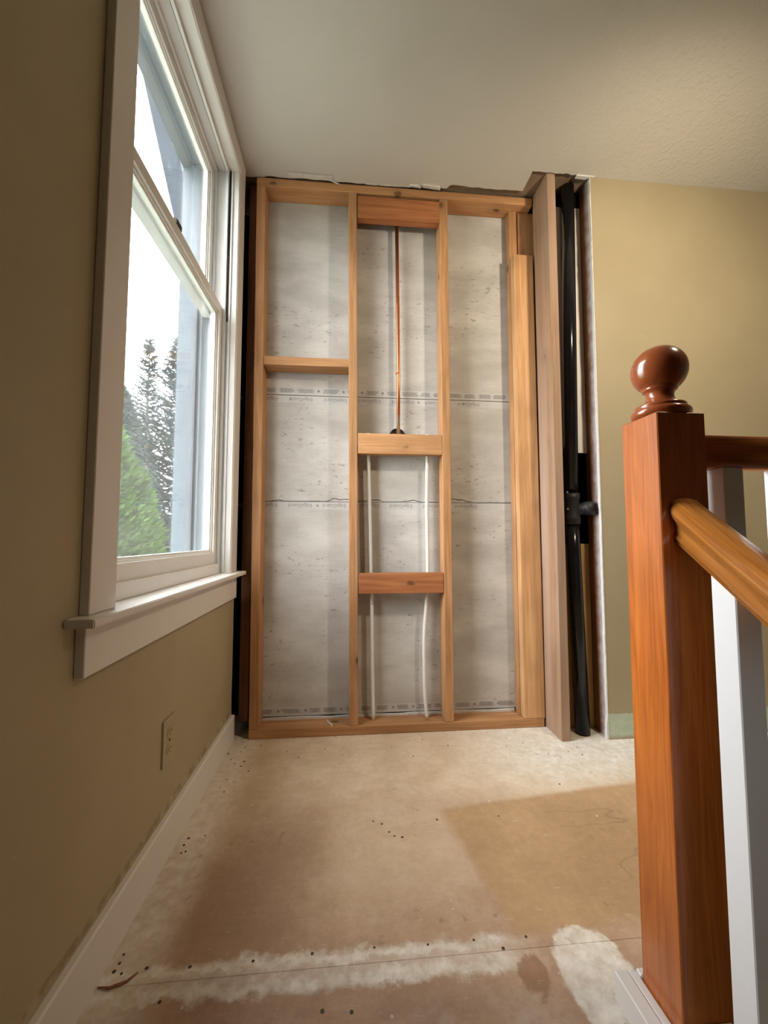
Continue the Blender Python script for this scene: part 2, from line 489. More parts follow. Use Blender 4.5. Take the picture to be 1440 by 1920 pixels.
def lathe(name, mat, parent, cx, cy, prof, n=40):
    bm = bmesh.new()
    rings = []
    for r, z in prof:
        if r < 1e-5: rings.append([bm.verts.new((cx, cy, z))])
        else: rings.append([bm.verts.new((cx + r * math.cos(2 * math.pi * k / n), cy + r * math.sin(2 * math.pi * k / n), z)) for k in range(n)])
    for a, b in zip(rings, rings[1:]):
        for k in range(n):
            q = [a[k % len(a)], a[(k + 1) % len(a)], b[(k + 1) % len(b)], b[k % len(b)]]
            q = list(dict.fromkeys(q))
            if len(q) > 2: bm.faces.new(q)
    if len(rings[0]) > 1: bm.faces.new(rings[0][::-1])
    if len(rings[-1]) > 1: bm.faces.new(rings[-1])
    return to_obj(name, bm, mat, parent, smooth=True)

def root(name, loc, label=None, cat=None, group=None, kind=None):
    o = bpy.data.objects.new(name, None)
    o.empty_display_size = .05
    o.location = loc
    C.objects.link(o)
    return tag(o, label, cat, group, kind)

def tag(o, label=None, cat=None, group=None, kind=None):
    if label: o['label'] = label
    if cat: o['category'] = cat
    if group: o['group'] = group
    if kind: o['kind'] = kind
    return o

# ------------------------------------------------------------------ dimensions (metres)
XL = -0.470            # face of the left wall
D = 1.760              # front plane of the stud frame
T = 1.629              # face of the right-hand wall
B = D + 0.089          # face of the cement boards
CEIL = 2.440
R_END, BACK = 3.0, -3.8
WY0, WY1, WZ0, WZ1 = 0.853, 1.640, 0.690, 2.345     # clear window opening

# ------------------------------------------------------------------ floor
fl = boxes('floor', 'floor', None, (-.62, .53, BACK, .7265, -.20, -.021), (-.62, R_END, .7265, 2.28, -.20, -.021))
tag(fl, kind='structure', label='stained wooden subfloor with white compound smears', cat='floor')
GAP = .0002
def panel(x0, x1, y0, y1):
    return boxes('subfloor_panel', 'floor', fl, (x0 + GAP, x1 - GAP, y0 + GAP, y1 - GAP, -.020, 0), bevel=.0006)
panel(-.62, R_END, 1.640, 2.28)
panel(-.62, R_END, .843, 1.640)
panel(-.62, .5257, -.38, .843)
panel(-.62, .5257, BACK, -.38)
panel(.5257, R_END, .7280, .843)
screws = [(-0.397, 1.699), (-0.406, 1.667), (-0.338, 1.71), (-0.229, 1.655), (-0.179, 1.608), (-0.082, 1.658), (0.18, 1.65), (0.253, 1.576), (0.311, 1.698), (0.404, 1.642), (0.633, 1.613), (0.858, 1.556), (0.898, 1.529), (-0.451, 1.66), (-0.429, 1.616), (-0.408, 1.586), (-0.38, 1.566), (-0.376, 1.597), (-0.345, 1.532), (-0.396, 1.418), (-0.431, 1.216), (-0.389, 1.222), (-0.434, 1.191), (-0.421, 1.168), (-0.43, 1.163), (-0.438, 0.903), (-0.437, 0.886), (-0.439, 0.871), (-0.423, 0.866), (-0.38, 0.872), (-0.298, 0.867), (-0.179, 0.867), (-0.065, 0.871), (0.059, 0.872), (0.168, 0.868), (0.264, 0.869), (0.318, 0.847), (0.374, 0.866), (0.08, 1.237), (0.104, 1.224), (0.122, 1.19), (0.135, 1.173), (0.156, 1.167), (0.267, 1.227), (0.453, 1.226), (0.716, 1.36), (-0.329, 0.81), (-0.039, 0.77), (0.012, 0.764)]
bm = bmesh.new()
for sx, sy in screws:
    r = random.uniform(.0024, .0040)
    tube(bm, [(sx, sy, -.001), (sx, sy, .0006)], r, 8)
tag(to_obj('screw_heads', bm, 'steel', fl), label='dark screw heads dotting the subfloor', kind='stuff')
# scraps of torn underlay stuck to the floor near the baseboard
bm = bmesh.new()
tube(bm, [(-.452, .842, .003), (-.43, .838, .004), (-.405, .848, .003), (-.392, .864, .002)], [.0012, .0026, .0024, .0010], 6)
tag(to_obj('torn_scrap', bm, 'fir_dark', fl))

# ------------------------------------------------------------------ ceiling
edge = []
xs = [XL - .012 + i * (.805 - XL + .012) / 90 for i in range(91)]
for i, xx in enumerate(xs):
    yy = 1.753 + .002 * math.sin(xx * 9) + .007 * (mnoise.noise(Vector((xx * 22, 3.3, 0))))
    if .28 < xx < .46: yy -= .008 + .014 * abs(mnoise.noise(Vector((xx * 60, 9, 0))))
    if xx > .46: yy -= .027
    if xx < -.38: yy += .006
    edge.append((xx, yy))
poly = [(XL - .012, BACK)] + edge + [(.805, 1.622)]
for i in range(25):
    xx = .82 + i * (1.095 - .82) / 24
    poly.append((xx, 1.6225 + .007 * mnoise.noise(Vector((xx * 40, 5, 0)))))
poly += [(1.10, T), (R_END, T), (R_END, BACK)]
ceil = prism('ceiling', 'ceiling', None, poly, 'z', CEIL, CEIL + .0127)
tag(ceil, kind='structure', label='textured off-white ceiling with a torn edge above the stud frame', cat='ceiling')
boxes('ceiling_backing', 'backing', ceil, (-.62, R_END + .02, BACK - .02, 2.30, CEIL + .014, CEIL + .10))
# loose paper and broken gypsum along the torn edge
def scrap(x, y, z, lx, ly, lz, rz, tilt):
    bm = bmesh.new()
    bmesh.ops.create_cube(bm, size=1)
    for v in bm.verts:
        v.co = Vector((v.co.x * lx * (1 + .25 * random.uniform(-1, 1)), v.co.y * ly * (1 + .3 * random.uniform(-1, 1)), v.co.z * lz))
    bmesh.ops.rotate(bm, verts=bm.verts, cent=(0, 0, 0), matrix=Matrix.Rotation(rz, 3, 'Z') @ Matrix.Rotation(tilt, 3, 'X'))
    bmesh.ops.translate(bm, verts=bm.verts, vec=(x, y, z))
    return to_obj('torn_drywall_scrap', bm, 'gypsum', ceil)
scrap(-.075, 1.748, 2.436, .07, .006, .004, .5, .3)
scrap(-.18, 1.738, 2.4395, .17, .03, .003, .02, .08)
scrap(.30, 1.742, 2.440, .05, .012, .010, .1, .2)
scrap(.375, 1.737, 2.438, .085, .016, .012, .05, .15)
scrap(.19, 1.750, 2.444, .05, .01, .010, 0, .1)
scrap(.10, 1.752, 2.444, .06, .008, .010, 0, .1)
scrap(1.035, 1.628, 2.441, .06, .018, .012, .05, .1)
scrap(1.075, 1.626, 2.440, .035, .012, .008, .1, .1)

# ------------------------------------------------------------------ walls
def wall_with_hole(name, mat, x0, x1, y0, y1, z0, z1, hy0, hy1, hz0, hz1, parent=None):
    return boxes(name, mat, parent, (x0, x1, y0, hy0, z0, z1), (x0, x1, hy1, y1, z0, z1),
                 (x0, x1, hy0, hy1, z0, hz0), (x0, x1, hy0, hy1, hz1, z1))
wl = wall_with_hole('wall_left', 'tan_caulk', XL - .0127, XL, BACK, 1.756, 0, CEIL, .842, 1.652, .668, 2.36)
tag(wl, kind='structure', label='tan painted left wall around the window', cat='wall')
# ragged gypsum core at the cut end of the left wall
bm = bmesh.new()
n = 60
for i in range(n):
    z0, z1 = i * CEIL / n, (i + 1) * CEIL / n
    w = .0035 + .0025 * mnoise.noise(Vector((i * .37, 1, 0)))
    bm_box(bm, XL - .0125, XL - .0002, 1.7562, 1.7562 + w, z0, z1)
to_obj('cut_edge', bm, 'gypsum', wl)
sh = wall_with_hole('exterior_sheathing', 'tar', -.640, -.622, BACK - .02, 2.30, -.25, 2.56, .79, 1.70, .61, 2.42, wl)
# insulation paper inside the stud bay behind the corner
boxes('insulation_paper', 'tar', wl, (-.62, -.585, 1.76, 2.27, 0, 2.45))
cs = lumber('corner_stud', 'fir_dark', wl, -.456, -.416, 1.815, 1.90, .05, 2.452)
bm = bmesh.new()
for zz, hh in ((1.60, .003), (1.32, .003), (1.18, .003)):
    bm_box(bm, -.452, -.438, 1.8138, 1.8152, zz, zz + hh)
to_obj('cut_mark', bm, 'fir_weathered', cs)

bs = prism('baseboard_left', 'white', None, [(-.4698, 0.001), (-.456, 0.001), (-.456, .100), (-.459, .1045), (-.4698, .1045)], 'y', BACK, 1.758)
bs.location = (0, 0, 0)
tag(bs, kind='structure', label='white baseboard running along the left wall', cat='baseboard')

wr = boxes('wall_right', 'tan_green', None, (1.074, R_END, T, T + .0127, 0, CEIL))
tag(wr, kind='structure', label='tan painted wall behind the stair railing with pale green strip at its foot', cat='wall')
# ragged cut edge of its drywall
prof = []
N = 110
outl = [(1.0745, 0.0)]
for i in range(N + 1):
    z = CEIL * i / N
    outl.append((1.0705 + .0030 * mnoise.noise(Vector((z * 14, 2, 0))) + .0025 * mnoise.noise(Vector((z * 55, 4, 0))) - (.004 if z < .07 else 0), z))
outl.append((1.0745, CEIL))
prism('cut_edge', 'gypsum', wr, outl, 'y', T - .0008, T + .0135)
lumber('stud', 'smeared', wr, 1.078, 1.116, T + .014, 1.735, 0, 2.452)
# chase behind the drain pipe
boxes('chase_back_panel', 'white', wr, (.9115, 1.0775, 1.723, 1.736, 1.210, 2.372))
lumber('chase_back_board', 'pine_yellow', wr, .905, 1.10, 1.737, 1.765, .002, .800)
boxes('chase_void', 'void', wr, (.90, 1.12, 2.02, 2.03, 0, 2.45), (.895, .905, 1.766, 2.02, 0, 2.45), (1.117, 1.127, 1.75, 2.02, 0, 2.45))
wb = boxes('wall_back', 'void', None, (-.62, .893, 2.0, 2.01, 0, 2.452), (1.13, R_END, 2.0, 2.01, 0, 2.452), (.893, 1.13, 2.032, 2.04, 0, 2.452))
tag(wb, kind='structure', label='cement board wall seen between the studs', cat='wall')

# rest of the room, out of frame
tag(boxes('wall_far_right', 'tan', None, (R_END, R_END + .02, BACK, 2.3, -2.7, CEIL)), kind='structure')
tag(boxes('wall_behind', 'tan', None, (-.64, R_END + .02, BACK - .02, BACK, -2.7, CEIL)), kind='structure')
tag(boxes('wall_stairwell', 'tan', None, (.53, .54, BACK, .62, -2.7, -.022), (.54, R_END, .70, .72, -2.7, -.022)), kind='structure')
st = []
for i in range(13):
    zt = -.19 * (i + 1)
    st.append((.545, R_END - .002, .44 - .25 * i, .698 - .25 * i if i == 0 else .69 - .25 * i, zt - .19, zt))
tag(boxes('floor_stairs', 'pine_yellow', None, *[(a, b, c, c + .25, e, f) for a, b, c, d, e, f in st[:11]]), kind='structure')
tag(boxes('floor_lower', 'pine_yellow', None, (.54, R_END, BACK, .70, -2.72, -2.70)), kind='structure')

# ------------------------------------------------------------------ cement boards
def board(z0, z1, ragged=False):
    x0, x1 = -.400, .845
    pts = []
    if ragged:
        for i in range(121):
            xx = x0 + (x1 - x0) * i / 120
            zz = z0 + .002 + max(0, .020 * mnoise.noise(Vector((xx * 9, 7.7, 0))) + .012 * mnoise.noise(Vector((xx * 30, 1.7, 0))))
            pts.append((xx, zz))
    else:
        pts = [(x0, z0), (x1, z0)]
    pts += [(x1, z1), (x0, z1)]
    return prism('cement_board', 'cement', wb, pts, 'y', B, B + .0127)
b_low = board(.052, .9885)
b_mid = board(.9915, 1.4770, ragged=True)
b_top = board(1.4800, 2.452)
tag(b_mid, label='narrow middle cement board with a broken lower edge')
top = []
for i in range(121):
    xx = -.400 + 1.245 * i / 120
    top.append((xx, max(.9918, .9935 + max(0, .020 * mnoise.noise(Vector((xx * 9, 7.7, 0))) + .012 * mnoise.noise(Vector((xx * 30, 1.7, 0)))) - .0032)))
prism('broken_skin', 'cement', b_mid, [(-.400, .9905), (.845, .9905)] + top[::-1], 'y', B + .0006, B + .012)

# printed edge strips
font = bpy.data.curves.new('txt', 'FONT')
font.body = "EdgeGuard"
font.size = .0235
font.align_x = 'CENTER'; font.align_y = 'CENTER'
font.extrude = .0001
tmp = bpy.data.objects.new('txt', font)
C.objects.link(tmp)
bpy.context.view_layer.update()
word_me = bpy.data.meshes.new_from_object(tmp.evaluated_get(bpy.context.evaluated_depsgraph_get()))
bpy.data.objects.remove(tmp)
word_me.materials.clear(); word_me.materials.append(M['print'])
def word(x, z, y, parent):
    o = bpy.data.objects.new('printed_word', word_me)
    C.objects.link(o)
    o.parent = parent
    o.matrix_parent_inverse = base_matrix(parent).inverted()
    o.location = (x, y, z)
    o.rotation_euler = (math.pi / 2, math.pi, 0)
    return o
def dot(x, z, y, parent, r=.0055):
    bm = bmesh.new()
    tube(bm, [(x, y + .0002, z), (x, y - .0003, z)], r, 14)
    return to_obj('printed_dot', bm, 'print', parent)
def edge_strip(parent, z0, z1):
    return boxes('edge_strip', 'strip', parent, (-.398, .843, B - .0006, B + .001, z0, z1))
s1 = edge_strip(b_mid, 1.4435, 1.4768)
s2 = edge_strip(b_low, .954, .9883)
YP = B - .0009
# word spacing measured along the strips
for k in range(-3, 6):
    xw = -.213 + .153 * k
    word(xw, .9725, YP, s2)
for k in range(-3, 6):
    xw = -.215 + .157 * k
    word(xw, 1.4600, YP, s1)
for xd in (-.135, .470): dot(xd, .972, YP, s2)
for xd in (-.262, .330, .545): dot(xd, 1.4605, YP, s1)
# instruction print on the strip above the upper seam and along the foot of the bottom board
def fine_print(parent, z0, z1, y, seed):
    rnd = random.Random(seed)
    bm = bmesh.new()
    x = -.385
    dots = []
    while x < .80:
        w = rnd.uniform(.05, .085)
        h = z1 - z0
        for j in range(4):
            zz = z0 + h * (j + .15) / 4
            a, b = x + rnd.uniform(0, .012), x + w - rnd.uniform(0, .012)
            t = a
            while t < b:
                wl_ = rnd.uniform(.006, .014)
                bm_box(bm, t, min(t + wl_, b), y - .0003, y + .0002, zz, zz + h * .15)
                t += wl_ + .0022
        x += w + .008
        if rnd.random() < .45:
            dots.append(x + .010); x += .026
    to_obj('fine_print', bm, 'print', parent)
    for d in dots: dot(d, (z0 + z1) / 2, y, parent, .0058)
s3 = edge_strip(b_top, 1.4802, 1.516)
fine_print(s3, 1.490, 1.510, YP, 3)
s4 = edge_strip(b_low, .0525, .088)
fine_print(s4, .064, .083, YP, 5)
# round access hole around the pipe bracket
bm = bmesh.new()
tube(bm, [(.229, B - .0012, 1.300), (.229, B + .002, 1.300)], .036, 28)
to_obj('pipe_hole', bm, 'void', b_mid)
# mortar squeezed out under the bottom board
bm = bmesh.new()
for i in range(150):
    xx = -.366 + 1.13 * i / 150
    a = mnoise.noise(Vector((xx * 7, 0, 0))); b = mnoise.noise(Vector((xx * 7.5, 0, 0)))
    d = .007 + .010 * max(0, mnoise.noise(Vector((xx * 5, 11, 0))))
    bm_box(bm, xx, xx + 1.13 / 150, B - d, B + .002, .0385, .0485 + .004 * a)
to_obj('mortar_bead', bm, 'mortar', wb)

# ------------------------------------------------------------------ stud frame
fr = root('stud_wall_frame', (.23, D, 0), 'bare wooden stud wall frame standing open in front of the cement boards', 'wall frame')
YB = B - .0015
lumber('bottom_plate', 'fir_x', fr, -.400, .866, D, YB, .0005, .038)
lumber('top_plate', 'fir_x', fr, -.413, .866, D, YB, 2.402, 2.4395)
lumber('stud', 'fir_z', fr, -.399, -.361, D, YB, .0385, 2.4015, lean=-.014)
lumber('stud', 'fir_z', fr, .012, .050, D, YB, .0385, 2.4015, lean=-.016)
lumber('stud', 'fir_z', fr, .424, .462, D, YB, .0385, 2.4015, lean=-.006)
lumber('stud', 'fir_z', fr, .770, .808, D + .039, YB, .0385, 2.4015, lean=-.004)
lumber('stud', 'fir_z', fr, .812, .911, D + .045, YB, .0385, 2.4015)
tag(lumber('flat_stud', 'fir_pale', fr, .774, .869, D, D + .038, .0385, 2.156, lean=-.006), label='pale flat stud ending below the top plate')
tag(lumber('blocking', 'fir_x', fr, -.3685, .0035, D + .001, YB - .002, 1.582, 1.620), label='short shelf-like block in the left bay')
lumber('header', 'fir_red', fr, .0385, .4185, D + .0005, D + .0385, 2.284, 2.388)
lumber('blocking', 'fir_x', fr, .0445, .4205, D + .0005, D + .0385, 1.196, 1.287)
lumber('blocking', 'fir_red', fr, .0500, .4215, D - .0005, D + .0375, .586, .674)
# bright drips of glue on the bottom plate
bm = bmesh.new()
tube(bm, [(-.085, D + .070, .0388), (-.075, D + .04, .0390), (-.062, D + .02, .0388), (-.060, D + .004, .0388)], [.002, .0035, .004, .003], 6)
to_obj('mortar_drip', bm, 'mortar', fr)

# ------------------------------------------------------------------ pipes
cp = root('copper_pipe', (.229, D + .055, 1.29), 'thin copper riser pipe in the middle bay above the upper block', 'pipe')
bm = bmesh.new()
tube(bm, [(.224, D + .055, 2.315), (.228, D + .055, 1.9), (.2300, D + .055, 1.58), (.2295, D + .055, 1.215)], .0085, 16)
to_obj('pipe', bm, 'copper', cp)
bm = bmesh.new()
tube(bm, [(.227, D + .055, 1.588), (.227, D + .055, 1.582)], .0095, 16)
to_obj('pipe_joint', bm, 'copper', cp)
bm = bmesh.new()
tube(bm, [(.224, D + .055, 2.298), (.2235, D + .056, 2.325), (.221, D + .066, 2.345), (.220, B - .002, 2.352)], .013, 14)
to_obj('elbow', bm, 'metal_dark', cp)
boxes('bracket', 'metal_dark', cp, (.200, .258, B - .006, B - .0015, 1.285, 1.322), bevel=.002)
for xa in (.205, .240):
    boxes('bracket_tab', 'steel', cp, (xa, xa + .014, B - .012, B - .0062, 1.290, 1.312), bevel=.001)

def pex(name, pts, label):
    bm = bmesh.new()
    P = []
    pts = [Vector(p) for p in pts]
    for i in range(len(pts) - 1):          # Catmull-Rom
        p0, p1, p2, p3 = pts[max(i - 1, 0)], pts[i], pts[i + 1], pts[min(i + 2, len(pts) - 1)]
        for k in range(6):
            t = k / 6
            P.append(.5 * ((2 * p1) + (p2 - p0) * t + (2 * p0 - 5 * p1 + 4 * p2 - p3) * t * t + (3 * p1 - p0 - 3 * p2 + p3) * t ** 3))
    P.append(pts[-1])
    tube(bm, P, .0080, 14)
    o = to_obj(name, bm, 'pex', None)
    return tag(o, label, 'pipe', 'white water tubes in the middle bay')
Yp = D + .052
pex('water_tube', [(.0925, Yp, 1.30), (.0935, Yp, 1.183), (.1015, Yp, .847), (.105, Yp, .68), (.110, Yp, .50), (.112, Yp, .264), (.117, Yp, .0375)],
    'white plastic water tube beside the left stud of the middle bay')
pex('water_tube', [(.363, Yp, 1.30), (.3625, Yp, 1.193), (.3585, Yp, .968), (.361, Yp, .679), (.3555, Yp, .561), (.343, Yp, .374), (.345, Yp, .143), (.354, Yp, .0375)],
    'white plastic water tube bowing left beside the right stud of the middle bay')

dp = root('drain_pipe', (.998, 1.69, 0), 'thick black plastic drain pipe running floor to ceiling beside the tan wall', 'pipe')
PX, PY = .977, 1.690
bm = bmesh.new(); tube(bm, [(1.001, PY, 2.440), (.991, PY, 1.8), (PX, PY, 1.0)], .030, 32)
to_obj('upper_pipe', bm, 'abs', dp)
bm = bmesh.new(); tube(bm, [(PX, PY, .92), (.981, PY, .7), (.998, PY, .001)], .030, 32)
to_obj('lower_pipe', bm, 'abs', dp)
bm = bmesh.new()
tube(bm, [(PX, PY, 1.020), (PX, PY, .998), (PX, PY, .990), (PX, PY, .925), (PX, PY, .915), (PX, PY, .885)], [.0345, .0345, .0318, .0318, .0350, .0350], 32)
tee = to_obj('tee_fitting', bm, 'abs_matte', dp)
bm = bmesh.new()
tube(bm, [(PX + .010, PY, .945), (PX + .032, PY - .004, .950), (PX + .050, PY - .012, .954), (PX + .052, PY - .013, .954), (PX + .086, PY - .030, .956)], [.026, .026, .027, .030, .030], 24)
to_obj('side_outlet', bm, 'abs_matte', tee)
for zz in (1.018, .945):
    bm = bmesh.new()
    tube(bm, [(PX - .029, PY - .020, zz), (PX - .029, PY - .020, zz + .010)], .004, 8)
    to_obj('primer_drip', bm, 'abs_print', tee)
boxes('chase_top_dark', 'void', dp, (.9115, 1.0770, 1.7240, 1.7365, 2.374, 2.4385))  # black panel standing in for the darkness at the open top of the chase

# full height board on edge
tag(lumber('corner_board', 'fir_weathered', None, .873, .911, T + .001, D + .012, .0005, 2.4515),
    'full-height weathered board on edge between the stud frame and black pipe', 'board')

# ------------------------------------------------------------------ window
win = root('window_1', (XL, (WY0 + WY1) / 2, WZ0), 'white double-hung window with conifers outside', 'window', kind='structure')
XC = XL + .018
# casings
boxes('casing_leg', 'white', win, (XL + .0002, XC, .767, WY0 - .004, .6905, 2.347), bevel=.0015)
boxes('casing_leg', 'white', win, (XL + .0002, XC, WY1 + .004, 1.722, .6905, 2.347), bevel=.0015)
boxes('head_casing', 'white', win, (XL + .0002, XC + .001, .767, 1.722, 2.3475, 2.434), bevel=.0015)
# stool (inside sill board) and apron
prism('stool', 'white', win, [(XL - .0525, WY0 + .0005), (XL + .0001, WY0 + .0005), (XL + .0001, .728), (-.420, .728), (-.420, 1.752), (XL + .0001, 1.752), (XL + .0001, WY1 - .0005), (XL - .0525, WY1 - .0005)],
      'z', .675, .690, bevel=.002)
boxes('apron', 'white', win, (XL + .0002, XC, .760, 1.728, .583, .6745), bevel=.0015)
# jamb liner boards
for nm, mt, xa, xb in (('jamb', 'white', -.5475, XC - .004), ('outer_jamb', 'ext_white', -.640, -.5480)):
    boxes(nm, mt, win, (xa, xb, WY1, WY1 + .018, .66, 2.362), (xa, xb, WY0 - .018, WY0, .66, 2.362), (xa, xb, WY0, WY1, WZ1, WZ1 + .017))
# tracks on both sides: stops and parting strips
for sgn, yy in ((1, WY1), (-1, WY0)):
    bm = bmesh.new()
    def rail(xa, xb, t):
        a, b = (yy - t, yy) if sgn > 0 else (yy, yy + t)
        bm_box(bm, xa, xb, a, b, .6905, 2.344)
    rail(-.5040, -.494, .0165); rail(-.484, -.478, .006)
    rail(-.5490, -.5415, .014)
    to_obj('jamb_track', bm, 'vinyl', win)
    bm = bmesh.new()
    rail(-.5900, -.5830, .014); rail(-.640, -.600, .020)
    to_obj('outer_stop', bm, 'ext_white', win)
bm = bmesh.new()
bm_box(bm, -.4925, -.4860, WY1 - .0035, WY1 - .0001, 1.70, 2.342)
to_obj('spring_slot', bm, 'metal_dark', win)
boxes('head_stop', 'white_sash', win, (-.5040, -.4945, WY0 + .017, WY1 - .017, 2.330, 2.3445), (-.549, -.5415, WY0 + .015, WY1 - .015, 2.330, 2.3445))
boxes('weatherstrip', 'black_line', win, (-.5070, -.5042, WY0 + .017, WY1 - .017, 2.334, 2.3447))

def sash(name, x0, x1, z0, z1, brail, trail, stile=.044):
    y0, y1 = WY0 + .0025, WY1 - .0025
    bm = bmesh.new()
    bm_box(bm, x0, x1, y0, y0 + stile, z0, z1); bm_box(bm, x0, x1, y1 - stile, y1, z0, z1)
    bm_box(bm, x0, x1, y0 + stile, y1 - stile, z0, z0 + brail); bm_box(bm, x0, x1, y0 + stile, y1 - stile, z1 - trail, z1)
    # glazing bead, stepped back towards the pane
    xm = (x0 + x1) / 2
    for t, e in ((.006, .010), (.012, .005)):
        ya, yb, za, zb = y0 + stile, y1 - stile, z0 + brail, z1 - trail
        bm_box(bm, xm - e, xm + e, ya, ya + t, za, zb); bm_box(bm, xm - e, xm + e, yb - t, yb, za, zb)
        bm_box(bm, xm - e, xm + e, ya + t, yb - t, za, za + t); bm_box(bm, xm - e, xm + e, ya + t, yb - t, zb - t, zb)
    s = to_obj(name, bm, 'white_sash', win)
    boxes('glass_pane', 'glass', s, (xm - .0015, xm + .0015, y0 + stile, y1 - stile, z0 + brail, z1 - trail))
    return s
low = sash('lower_sash', -.5400, -.5050, .706, 1.748, .064, .034)
upp = sash('upper_sash', -.5820, -.5500, 1.712, 2.342, .036, .046)
boxes('sash_stop', 'white_sash', win, (-.5045, -.4935, WY0 + .0175, WY1 - .0175, .6905, .7280), bevel=.001)
bm = bmesh.new()
bm_box(bm, -.528, -.507, 1.185, 1.222, 1.7485, 1.754); bm_box(bm, -.516, -.506, 1.188, 1.226, 1.754, 1.769)
to_obj('sash_lock', bm, 'metal_dark', low)
# outside sill and trim
boxes('outer_sill', 'ext_white', win, (-.70, -.5405, WY0 - .06, WY1 + .06, .640, .6715))
boxes('outer_trim', 'ext_white', win, (-.675, -.6405, WY1 - .012, WY1 + .09, .66, 2.44), (-.675, -.6405, WY0 - .09, WY0 + .012, .66, 2.44), (-.675, -.6405, WY0 + .012, WY1 - .012, 2.335, 2.44))

# ------------------------------------------------------------------ outlet
ol = root('wall_outlet', (XL, 1.152, .236), 'tan painted duplex outlet on the left wall below the window', 'outlet')
boxes('cover_plate', 'almond', ol, (XL + .0002, XL + .0055, 1.117, 1.187, .238, .354), bevel=.002, seg=2)
for zc in (.318, .274):
    rc = prism('receptacle', 'almond', ol, [(1.152 + .0165 * math.cos(a) * 1.0, zc + max(-.0125, min(.0125, .0165 * math.sin(a)))) for a in [2 * math.pi * k / 20 for k in range(20)]], 'x', XL + .0056, XL + .0068)
    boxes('slot', 'almond_dark', rc, (XL + .0068, XL + .0071, 1.1440, 1.1462, zc - .004, zc + .006), (XL + .0068, XL + .0071, 1.1575, 1.1595, zc - .003, zc + .005),
          (XL + .0068, XL + .0071, 1.150, 1.154, zc - .0105, zc - .007))
bm = bmesh.new(); tube(bm, [(XL + .0055, 1.152, .296), (XL + .0068, 1.152, .296)], .003, 10)
to_obj('screw', bm, 'almond_dark', ol)

# ------------------------------------------------------------------ stair railing
NX, NY, NW = .5257, .6365, .089
rl = root('stair_railing', (NX + NW / 2, NY + NW / 2, 0), 'stained wooden stair railing with ball-topped newel post and white balusters', 'railing')
bm = bmesh.new()
bm_box(bm, NX, NX + NW, NY, NY + NW, -.60, 1.043)
bmesh.ops.bevel(bm, geom=list(bm.edges), offset=.0016, segments=1, affect='EDGES')
post = to_obj('newel_post', bm, 'oak_z', rl)
cx, cy = NX + NW / 2, NY + NW / 2
prof = [(.0405, 1.0335), (.043, 1.0345), (.0465, 1.038), (.0475, 1.0425), (.0465, 1.047), (.0430, 1.050), (.0395, 1.0515),
        (.0400, 1.053), (.0405, 1.055), (.0395, 1.0575), (.0340, 1.060), (.0265, 1.064), (.0225, 1.070), (.0215, 1.076),
        (.0225, 1.0815), (.0250, 1.085), (.0275, 1.0865), (.0280, 1.0885), (.0275, 1.0905)]
zc, rb = 1.1245, .0452
a0 = math.asin(-(zc - 1.093) / rb)
for k in range(25):
    a = a0 + (math.pi / 2 - a0) * k / 24
    prof.append((max(0, rb * math.cos(a)), zc + rb * .99 * math.sin(a)))
lathe('ball_finial', 'oak_ball', post, cx, cy, [(a, b + .0095) for a, b in prof], 48)

# handrail profile: (across, up)
half = [(0, .0585), (.010, .0580), (.019, .0560), (.0255, .0520), (.0295, .0460), (.0305, .0400), (.0290, .0345),
        (.0250, .0300), (.0225, .0240), (.0215, .0180), (.0220, .0125), (.0240, .0100), (.0245, .0080), (.0240, .0060), (.0215, .0045), (.0215, 0)]
profile = half + [(-u, v) for u, v in half[::-1] if u > 0]
def sweep(name, mat, a, b, across, vscale):
    bm = bmesh.new()
    a, b, across = Vector(a), Vector(b), Vector(across)
    A = [bm.verts.new(a + across * u + Vector((0, 0, v * vscale))) for u, v in profile]
    Bv = [bm.verts.new(b + across * u + Vector((0, 0, v * vscale))) for u, v in profile]
    n = len(profile)
    for i in range(n):
        j = (i + 1) % n
        f = bm.faces.new((A[i], A[j], Bv[j], Bv[i])); f.smooth = True
    bm.faces.new(A[::-1]); bm.faces.new(Bv)
    o = to_obj(name, bm, mat, rl)
    return o
LZ = .9545
sweep('handrail', 'oak_x', (NX + NW + .0005, cy, LZ), (R_END - .002, cy, LZ), (0, 1, 0), 1.0)
SL = .77
dz0 = .8200
tag(sweep('handrail', 'oak_y', (cx, NY - .0005, dz0), (cx, NY - .0005 - 1.35, dz0 - SL * 1.35), (1, 0, 0), 1.27), label='worn handrail sloping down from the newel post')
def baluster(x, y, z0, z1a, z1b):
    w = .0195
    bm = bmesh.new()
    vs_ = [bm.verts.new(p) for p in ((x - w, y - w, z0), (x + w, y - w, z0), (x + w, y + w, z0), (x - w, y + w, z0),
                                     (x - w, y - w, z1a), (x + w, y - w, z1a), (x + w, y + w, z1b), (x - w, y + w, z1b))]
    for f in ((3, 2, 1, 0), (4, 5, 6, 7), (0, 1, 5, 4), (1, 2, 6, 5), (2, 3, 7, 6), (3, 0, 4, 7)):
        bm.faces.new([vs_[i] for i in f])
    bmesh.ops.bevel(bm, geom=list(bm.edges), offset=.0015, segments=1, affect='EDGES')
    return to_obj('baluster', bm, 'white_rail', rl)
def rail_under(y): return dz0 - SL * (NY - y)
def cap_top(y): return .066 - SL * (NY - y)
for yb in (.5555, .4305, .3055, .1805):
    baluster(cx, yb, cap_top(yb + .0195) - .03, rail_under(yb - .0195), rail_under(yb + .0195))
for xb in (.690, .812, .934, 1.056, 1.178, 1.3):
    baluster(xb, cy + .001, .0505, LZ, LZ)
# sloping cap below the balusters
prism('stringer_cap', 'pine_yellow', rl, [(NY - .001, .066), (NY - .001, -.10), (NY - 1.0, -.10 - SL), (NY - 1.0, .066 - SL * 1.0)], 'x', cx - .036, cx + .036)

